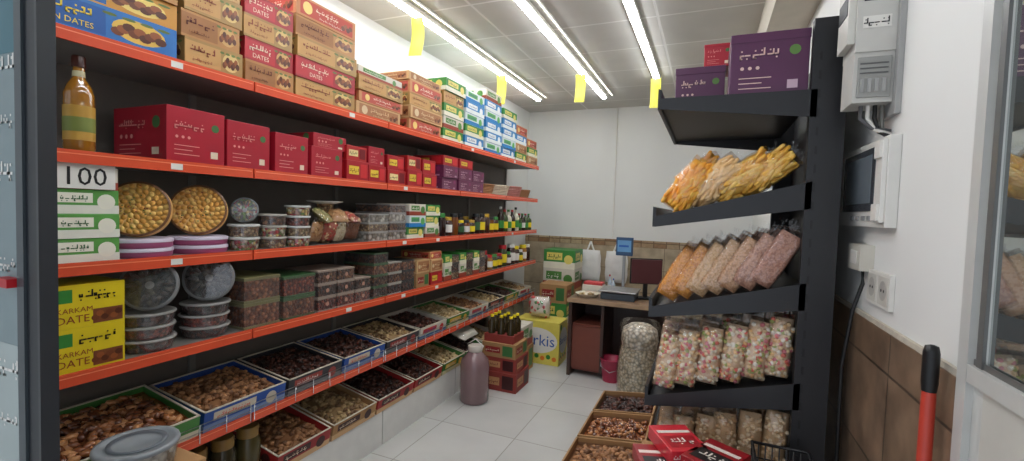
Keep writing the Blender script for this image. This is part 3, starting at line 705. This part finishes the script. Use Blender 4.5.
mb = MB(); mb.T = Matrix.Translation((-.55, 4.80, .782)) @ Matrix.Rotation(.35, 4, 'Z')
mb.box(-.08, .08, -.06, .06, 0, .02, BLACK); mb.box(-.02, .02, -.01, .03, .02, .22, BLACK); mb.box(-.15, .15, -.03, -.005, .16, .40, M((84, 44, 46), .4)); mb.box(-.16, .16, -.005, .012, .15, .41, BLACK); mb.T = None
mb.build("cash_register_monitor", .004)
mb = MB(); mb.lathe((-.80, 4.50, 0), [(.085, 0), (.11, .21), (.118, .215), (.118, .225), (.1, .22), (.08, .02), (.001, .02)], M((172, 46, 76), .35), 28, cap=False)
mb.lathe((-.80, 4.50, 0), [(.085, 0.001), (.001, 0.001)], M((172, 46, 76), .35), 28, cap=False)
mb.tube([(-.91, 4.50, .21), (-.90, 4.45, .14), (-.80, 4.385, .11), (-.70, 4.45, .14), (-.69, 4.50, .21)], .004, STEEL); mb.build("plastic_bucket")
# sack in front of desk
mb = MB(); sk = cells([(215, 200, 172), (195, 176, 146), (226, 214, 190)], 45, bump=.3)
mb.lathe((-.50, 4.12, 0), [(.14, 0), (.17, .04), (.18, .25), (.165, .42), (.15, .48)], sk, 26)
mb.lathe((-.50, 4.12, 0), [(.15, .0), (.18, .04), (.19, .25), (.175, .44), (.165, .52), (.16, .58), (.18, .66), (.165, .70)], FILM, 26, cap=False)
mb.lathe((-.50, 4.12, .485), [(.145, 0), (.16, .06), (.145, .15), (.09, .19), (.001, .20)], cells([(235, 226, 210), (220, 206, 184), (206, 190, 165)], 35, bump=.3), 26); mb.build("nut_sack")
for x in (-1.46, -1.10):
    mb = MB(); pts = []
    mb.tube([(x, YB - .018, 1.24), (x, YB - .08, 1.24), (x, YB - .09, 1.25)], .005, STEEL)
    pillow(mb, .30, .42, .10, M((225, 223, 220), .5, bump=.5, nscale=14), Matrix.Translation((x, YB - .085, .92)), fin=False, seed=int(-x * 10))
    for s in (-1, 1): mb.tube([(x + s * .07, YB - .075, 1.07), (x + s * .03, YB - .075, 1.16), (x, YB - .075, 1.245)], .012, M((225, 223, 220), .5, bump=.5, nscale=14))
    mb.build("carrier_bag_bundle")

# ------------------------------------------------------------------ right: black display rack
RX0, RXP, RX1, RY0, RY1 = -.19, .31, .415, 1.90, 2.85
BK = M((30, 30, 33), .4, var=.15); BK2 = M((14, 14, 16), .5, var=.15)
mb = MB()
for y in (RY0, RY1 - .04):
    mb.box(RXP, RX1, y, y + .04, 0, 2.33, BK); mb.box(RX0 + .03, RX1, y, y + .04, 0, .08, BK)
    for k in range(30): mb.box(RXP + .02, RXP + .028, y - .0006, y, .3 + k * .065, .33 + k * .065, BK2)
mb.box(RX1 - .02, RX1 - .005, RY0 + .04, RY1 - .04, .1, 2.3, BK2)
shelfz = [(2.075, 0.0), (1.755, .14), (1.395, .14), (1.035, .14), (.68, .14)]
for zp, dr in shelfz:
    def prism(pts, y0, y1, mat):
        n = len(pts); v = [(p[0], y0, p[1]) for p in pts] + [(p[0], y1, p[1]) for p in pts]
        mb.add(v, [tuple(range(n))[::-1], tuple(range(n, 2 * n))] + [(i, (i + 1) % n, n + (i + 1) % n, n + i) for i in range(n)], mat)
    prism([(RX0, zp - dr - .014), (RXP + .02, zp - .014), (RXP + .02, zp), (RX0, zp - dr)], RY0 + .002, RY1, BK)
    for y in (RY0, RY1 - .006):
        prism([(RX0, zp - dr - .03), (RXP + .02, zp - .085), (RXP + .02, zp + .012), (RX0, zp - dr + .012)], y, y + .004, BK)
    prism([(RX0 - .012, zp - dr - .03), (RX0, zp - dr - .03), (RX0, zp - dr + .045), (RX0 - .012, zp - dr + .05)], RY0, RY1, BK)
mb.build("display_rack")

def seg_text_box(name, x0, x1, y0, y1, z0, h, st):
    mb = MB(); mb.box(x0, x1, y0, y1, z0, z0 + h, st[0]); decor(mb, (x0, y0, z0), FY, x1 - x0, h, st)
    u, v, n = np.array((0, -1, 0.)), np.array((0, 0, 1.)), np.array((-1, 0, 0.)); decor(mb, (x0, y1, z0), (u, v, n), y1 - y0, h, st)
    mb.box(x0 - .002, x1 + .002, y0 - .002, y1 + .002, z0 + h * .86, z0 + h + .001, st[0]); mb.build(name, .003)
pb = (M((86, 42, 76), .35), M((205, 175, 190), .5), M((225, 190, 180), .4), M((90, 130, 60), .4), 2, "")
seg_text_box("date_carton", .05, .305, 1.93, 2.17, 2.0755, .235, pb)
seg_text_box("date_carton", -.165, .04, 2.25, 2.50, 2.0755, .225, pb)
seg_text_box("date_carton", -.05, .065, 2.27, 2.45, 2.302, .10, S['redbox'])

def lean(x, y, zb, ang, h, rz=0.0):  # bag standing at (x,y,zb), leaning towards +x
    return Matrix.Translation((x, y, zb)) @ Matrix.Rotation(ang, 4, 'Y') @ Matrix.Rotation(rz, 4, 'Z') @ Matrix.Translation((0, 0, h / 2))
def sz_at(k, x): zp, dr = shelfz[k]; return zp - dr * (RXP - x) / (RXP - RX0)
OR = [M((248, 176, 58), .5), M((250, 192, 82), .5), M((242, 160, 46), .5)]; PKB = [M((234, 190, 130), .5), M((240, 202, 148), .5)]; YB_ = [M((244, 190, 84), .5), M((248, 204, 108), .5), M((236, 176, 66), .5)]
sd = 100
for row, y in enumerate((1.985, 2.13, 2.30)):
    for i, (x, cols, w, ang, h, up) in enumerate([(-.140, OR, .125, .62, .23, 0), (-.065, PKB, .115, .80, .24, .0), (.02, YB_, .12, .93, .25, .0), (.105, YB_, .115, .90, .23, .0), (-.12, OR, .11, .95, .20, .085)]):
        if i == 4 and row == 0: continue
        sd += 1; zb = sz_at(1, x) + .012 + w / 2 * math.sin(abs(ang - .27)) * .8 + up
        fillbag("corn_puff_bag", w, h, .12, lean(x, y + .004 * i, zb, ang, h), 'stick', 80 if row == 0 else 16, cols, (.0085, .030), seed=sd, tot=(.12, .25))
BR = [((246, 172, 82), (232, 152, 64)), ((244, 172, 84), (226, 146, 64)), ((240, 200, 154), (222, 176, 128)), ((234, 192, 150), (214, 168, 124)), ((222, 174, 134), (200, 150, 110)), ((208, 158, 132), (184, 132, 110)), ((200, 148, 126), (178, 124, 104))]
for row, y in enumerate((1.985, 2.12, 2.27)):
    for i, (c1, c2) in enumerate(BR[:7]):
        x = -.155 + i * .056; sd += 1
        h = .24; ang = .50
        fillbag("wafer_snack_bag", .095, h, .04, lean(x, y + .012 * (3 - i), sz_at(2, x) + .022, ang, h, .06), 'ball', 0, [M(c1, .5), M(c2, .5)], (.009, .02), seed=sd, solid=cells([c1, c2, c1], 150, dark=.9, bump=.12), sq=(8, 12))
MC = [M((238, 220, 192), .5), M((228, 120, 105), .5), M((240, 196, 140), .5), M((242, 236, 222), .5), M((172, 180, 105), .5), M((242, 230, 202), .5), M((216, 130, 138), .5), M((232, 202, 158), .5), M((238, 212, 170), .5)]
for row, y in enumerate((1.965, 2.08, 2.2)):
    for i in range(6):
        x = -.14 + i * .080; sd += 1; h = .25
        fillbag("mixed_nut_bag", .092, h, .09, lean(x, y, sz_at(3, x) + .012, R.uniform(.02, .15), h), 'ball', 130 if row == 0 else 30, MC, (.0095, .0105), seed=sd, solid=M((222, 190, 158), .5))
BG = [M((232, 204, 164), .5), M((215, 178, 134), .5), M((238, 216, 184), .5)]
for row, y in enumerate((1.965, 2.1)):
    for i in range(6):
        x = -.13 + i * .078; sd += 1; h = .25
        fillbag("mixed_nut_bag", .09, h, .09, lean(x, y, sz_at(4, x) + .012, R.uniform(-.05, .15), h), 'ball', 80 if row == 0 else 10, BG, (.0085, .012), seed=sd, solid=M((212, 178, 138), .5))

# carton pedestal in front of the rack with red packs and a wire basket
mb = MB(); mb.box(-.20, .16, 1.50, 1.84, 0, .38, CARD); mb.box(-.195, .155, 1.505, 1.835, .3805, .755, CARD); mb.box(-.201, .161, 1.499, 1.841, .44, .46, M((200, 60, 50), .5)); mb.build("cardboard_carton", .003)
RP = M((200, 42, 54), .3)
for i, (x, y, zz, rz, st) in enumerate([(-.115, 1.62, .756, .35, 0), (.03, 1.70, .756, -.25, 1), (-.06, 1.70, .806, .5, 1), (.085, 1.60, .756, .15, 1), (.06, 1.63, .806, -.5, 0)]):
    mb = MB(); mb.T = Matrix.Translation((x, y, zz)) @ Matrix.Rotation(rz, 4, 'Z')
    mb.box(-.07, .07, -.095, .095, 0, .048, RP if st else M((150, 24, 34), .3)); mb.quad((-.055, -.07, .0486), (.11, 0, 0), (0, .08, 0), M((30, 24, 26), .4) if not st else M((160, 24, 36), .3)); mb.quad((-.06, .03, .0486), (.12, 0, 0), (0, .02, 0), M((230, 215, 205), .4))
    scribble(mb, (-.04, -.05, .0488), (1, 0, 0), (0, 1, 0), (0, 0, 1), .08, .045, M((235, 225, 215), .4), off=.0008)
    scribble(mb, (-.06, -.095, .012), *FY, .12, .026, M((235, 225, 215), .4), off=.0008); mb.T = None
    mb.build("tea_packet", .003)
mb = MB(); x0, x1, y0, y1, z0, z1 = .185, .36, 1.56, 1.86, .55, .82
for t in np.linspace(0, 1, 9):
    for (a, b) in (((x0, y0), (x1, y0)), ((x0, y1), (x1, y1)), ((x0, y0), (x0, y1)), ((x1, y0), (x1, y1))):
        px, py = a[0] + (b[0] - a[0]) * t, a[1] + (b[1] - a[1]) * t; mb.tube([(px, py, z0), (px, py, z1)], .0025, BK, 5)
for zz in np.linspace(z0, z1, 6):
    mb.tube([(x0, y0, zz), (x1, y0, zz), (x1, y1, zz), (x0, y1, zz), (x0, y0, zz)], .003 if zz < z1 else .006, BK, 5)
mb.box(x0, x1, y0, y1, z0 - .004, z0, BK)
for px in (x0, x1):
    for py in (y0, y1): mb.tube([(px, py, 0), (px, py, z0)], .008, BK, 6)
mb.build("wire_basket")
# bench with nut trays along the rack
mb = MB()
mb.box(-.55, -.22, 1.94, 2.96, .37, .40, CARD)
for px in (-.53, -.26):
    for py in (1.96, 2.96 - .04): mb.box(px, px + .03, py, py + .02, 0, .37, BK)
mb.build("display_bench")
for a, b, nu, s in [(1.94, 2.26, WN, .014), (2.28, 2.60, DT, .012), (2.62, 2.94, RS, .012)]:
    tray("nut_tray", -.555, -.215, a, b, .4005, .09, M((140, 102, 70), .7), CARD, nu, 240, s, tilt=-.12, wood=True)

# ------------------------------------------------------------------ right wall fittings
MG = M((196, 194, 188), .45); MG2 = M((160, 160, 158), .45)
mb = MB(); y0, y1 = 1.70, 1.84
mb.box(.485, .4995, y0 - .02, y1 + .02, 1.95, 2.42, MG2)
mb.box(.385, .485, y0, y1, 2.14, 2.40, MG); mb.box(.365, .385, y0 + .01, y1 - .01, 2.17, 2.37, M((205, 203, 195), .4)); mb.box(.385, .485, y0 + .006, y1 - .006, 1.99, 2.14, MG)
mb.box(.363, .3648, y0 + .02, y1 - .02, 2.26, 2.32, BLACK); mb.quad((.40, y0 - .001, 2.29), (.06, 0, 0), (0, 0, .04), M((60, 60, 64), .2)); mb.quad((.40, y0 - .001, 2.21), (.07, 0, 0), (0, 0, .035), WHITE)
scribble(mb, (.402, y0 - .001, 2.215), *FY, .065, .025, BLACK, off=.001)
mb.box(.395, .478, y0 + .001, y0 + .006, 2.005, 2.125, M((150, 150, 146), .2))
for k in range(4): mb.box(.402 + .018 * k, .412 + .018 * k, y0 - .002, y0 + .001, 2.02, 2.06, [MG2, STEEL][k % 2])
for k in range(3): mb.box(.40, .47, y0 - .001, y0 + .001, 2.075 + .014 * k, 2.079 + .014 * k, M((90, 90, 90), .4))
mb.lathe((.44, y0 + .06, 2.40), [(.05, 0), (.045, .03), (.02, .04)], MG, 20)
mb.build("electricity_meter", .008)
mb = MB()
for k in range(4):
    mb.tube([(.42 + .018 * k, y0 + .05, 1.989), (.42 + .018 * k, y0 + .05, 1.95), (.45 + .01 * k, y0 + .05, 1.92 - .006 * k), (.4985, y0 + .05 - .01 * k, 1.91 - .012 * k)], .006, [M((90, 90, 92), .5), WHITE, BLACK, M((120, 118, 112), .5)][k], 8)
mb.build("meter_cable_bundle")
mb = MB(); y0, y1 = 1.65, 2.14; xf = .470
mb.box(xf, .4995, y0, y1, 1.615, 1.885, M((222, 220, 214), .35)); mb.box(xf - .004, xf - .0002, y0 + .10, y1 - .04, 1.665, 1.865, M((70, 74, 80), .2)); mb.box(xf - .012, xf, y0 + .008, y0 + .065, 1.63, 1.875, M((228, 226, 220), .3))
mb.box(xf - .019, xf - .011, y0 + .012, y0 + .06, 1.635, 1.685, WHITE); mb.box(xf - .019, xf - .011, y0 + .012, y0 + .06, 1.82, 1.87, WHITE)
mb.box(xf - .005, xf - .0002, y0 + .13, y1 - .08, 1.69, 1.845, M((110, 120, 128), .15))
for k in range(4): mb.box(xf - .005, xf - .0002, y0 + .12 + .06 * k, y0 + .15 + .06 * k, 1.635, 1.65, M((150, 150, 150), .4))
mb.build("video_intercom", .004)
mb = MB(); mb.box(.46, .4995, 1.82, 1.95, 1.47, 1.555, M((205, 200, 188), .4)); mb.box(.458, .46, 1.85, 1.92, 1.49, 1.535, WHITE); mb.build("junction_box", .004)
mb = MB(); mb.box(.487, .4995, 1.63, 1.83, 1.375, 1.48, WHITE)
for yy in (1.68, 1.78):
    mb.box(.485, .487, yy - .042, yy + .042, 1.385, 1.47, M((210, 207, 198), .4))
    mb.T = Matrix.Translation((.4848, yy, 1.428)) @ Matrix.Rotation(-pi / 2, 4, 'Y'); mb.lathe((0, 0, 0), [(.03, 0), (.028, .0004), (.026, -.0001), (.001, -.0001)], M((185, 182, 175), .4), 20, cap=False); mb.T = None
    for s in (-1, 1):
        mb.T = Matrix.Translation((.4846, yy + s * .011, 1.428)) @ Matrix.Rotation(-pi / 2, 4, 'Y'); mb.cyl((0, 0, 0), .0045, .0006, BLACK, 10); mb.T = None
mb.build("wall_socket", .002)
mb = MB(); mb.tube([(.48, 1.86, 1.47), (.475, 1.83, 1.43), (.45, 1.82, 1.34), (.435, 1.84, 1.15), (.442, 1.86, .8), (.44, 1.84, .5), (.46, 1.86, .0 + .01)], .006, BLACK, 8); mb.build("power_cable")
# red broom with black grip leaning by the corner
mb = MB(); bx, by = .462, 1.275
mb.lathe((bx, by, .0), [(.012, 0), (.012, 1.26)], M((200, 40, 30), .35), 16); mb.lathe((bx, by, 1.265), [(.013, 0), (.015, .02), (.015, .085), (.012, .10), (.004, .103)], BLACK, 16)
mb.lathe((bx, by, .82), [(.013, 0), (.014, .02), (.013, .43), (.012, .455)], M((195, 66, 50), .35), 16)
mb.box(.39, .485, by - .015, by + .015, 0, .06, M((200, 40, 30), .4)); mb.build("broom")

# ------------------------------------------------------------------ shop-front window (right) and door (left)
AL = M((200, 200, 196), .35, .1); ALD = M((110, 110, 108), .35, .3)
def glassmat():
    m = bpy.data.materials.new("window_glass"); m.use_nodes = True; nt = m.node_tree; nt.nodes.clear()
    out = nt.nodes.new("ShaderNodeOutputMaterial"); d = nt.nodes.new("ShaderNodeBsdfDiffuse"); d.inputs[0].default_value = (.10, .105, .10, 1)
    g = nt.nodes.new("ShaderNodeBsdfGlossy"); g.inputs[0].default_value = (.9, .95, .93, 1)
    no = nt.nodes.new("ShaderNodeTexNoise"); no.inputs["Scale"].default_value = 3; rr = nt.nodes.new("ShaderNodeMapRange"); rr.inputs[3].default_value = .01; rr.inputs[4].default_value = .04
    nt.links.new(no.outputs[0], rr.inputs[0]); nt.links.new(rr.outputs[0], g.inputs["Roughness"])
    mx = nt.nodes.new("ShaderNodeMixShader"); mx.inputs[0].default_value = .6
    nt.links.new(d.outputs[0], mx.inputs[1]); nt.links.new(g.outputs[0], mx.inputs[2]); nt.links.new(mx.outputs[0], out.inputs[0])
    return m
ZB = 1.32
mb = MB()
mb.box(.50, .60, 1.155, 1.2245, 0, CEIL, AL); mb.box(.487, .50, 1.19, 1.227, 0, CEIL, AL); mb.box(.494, .50, 1.155, 1.175, ZB, CEIL, ALD)
mb.box(.50, .60, .0, 1.155, 0, ZB, M((196, 194, 186), .5)); mb.box(.487, .50, .0, 1.189, ZB - .0, ZB + .035, AL); mb.box(.497, .50, .0, 1.189, ZB + .035, ZB + .047, ALD)
mb.box(.503, .515, .0, 1.155, ZB, CEIL, glassmat()); mb.box(.487, .60, -.06, .0, 0, CEIL, AL)
mb.build("window_1")
mb = MB()
mb.box(-1.395, -1.335, .52, .545, 0, CEIL, M((24, 28, 34), .35)); mb.box(-1.337, -1.328, .515, .547, 0, CEIL, M((45, 48, 52), .3))
mb.box(-2.0, -1.395, .525, .54, .05, CEIL - .05, M((122, 138, 140), .35)); mb.box(-1.425, -1.395, .515, .545, 0, CEIL, M((60, 68, 72), .3))
mb.box(-1.49, -1.43, .50, .524, 1.42, 1.44, RED)
for zz, h in ((1.9, .05), (1.78, .04), (1.66, .05), (1.45, .04), (1.2, .05), (1.08, .04)): scribble(mb, (-1.62, .5245, zz), *FY, .17, h, WHITE, off=.001)
mb.quad((-1.9, .5243, .9), (.46, 0, 0), (0, 0, .38), M((165, 175, 172), .5)); mb.quad((-1.9, .5243, 1.95), (.46, 0, 0), (0, 0, .3), M((70, 110, 120), .5))
mb.build("door_1")

# ------------------------------------------------------------------ world, camera
w = bpy.data.worlds.new("World"); bpy.context.scene.world = w; w.use_nodes = True
w.node_tree.nodes["Background"].inputs[0].default_value = (.82, .89, 1.0, 1); w.node_tree.nodes["Background"].inputs[1].default_value = 1.15
cam = bpy.data.cameras.new("camera"); co = bpy.data.objects.new("camera", cam); bpy.context.scene.collection.objects.link(co)
cam.lens = 16.2; cam.sensor_width = 36; cam.clip_start = .02
co.matrix_world = Matrix.Translation((0, 0, 1.63)) @ Matrix.Rotation(.401, 4, 'Z') @ Matrix.Rotation(pi / 2 - .043, 4, 'X') @ Matrix.Rotation(.0326, 4, 'Z')
bpy.context.scene.camera = co
sc = bpy.context.scene
sc.view_settings.view_transform = 'Standard'; sc.view_settings.exposure = 0
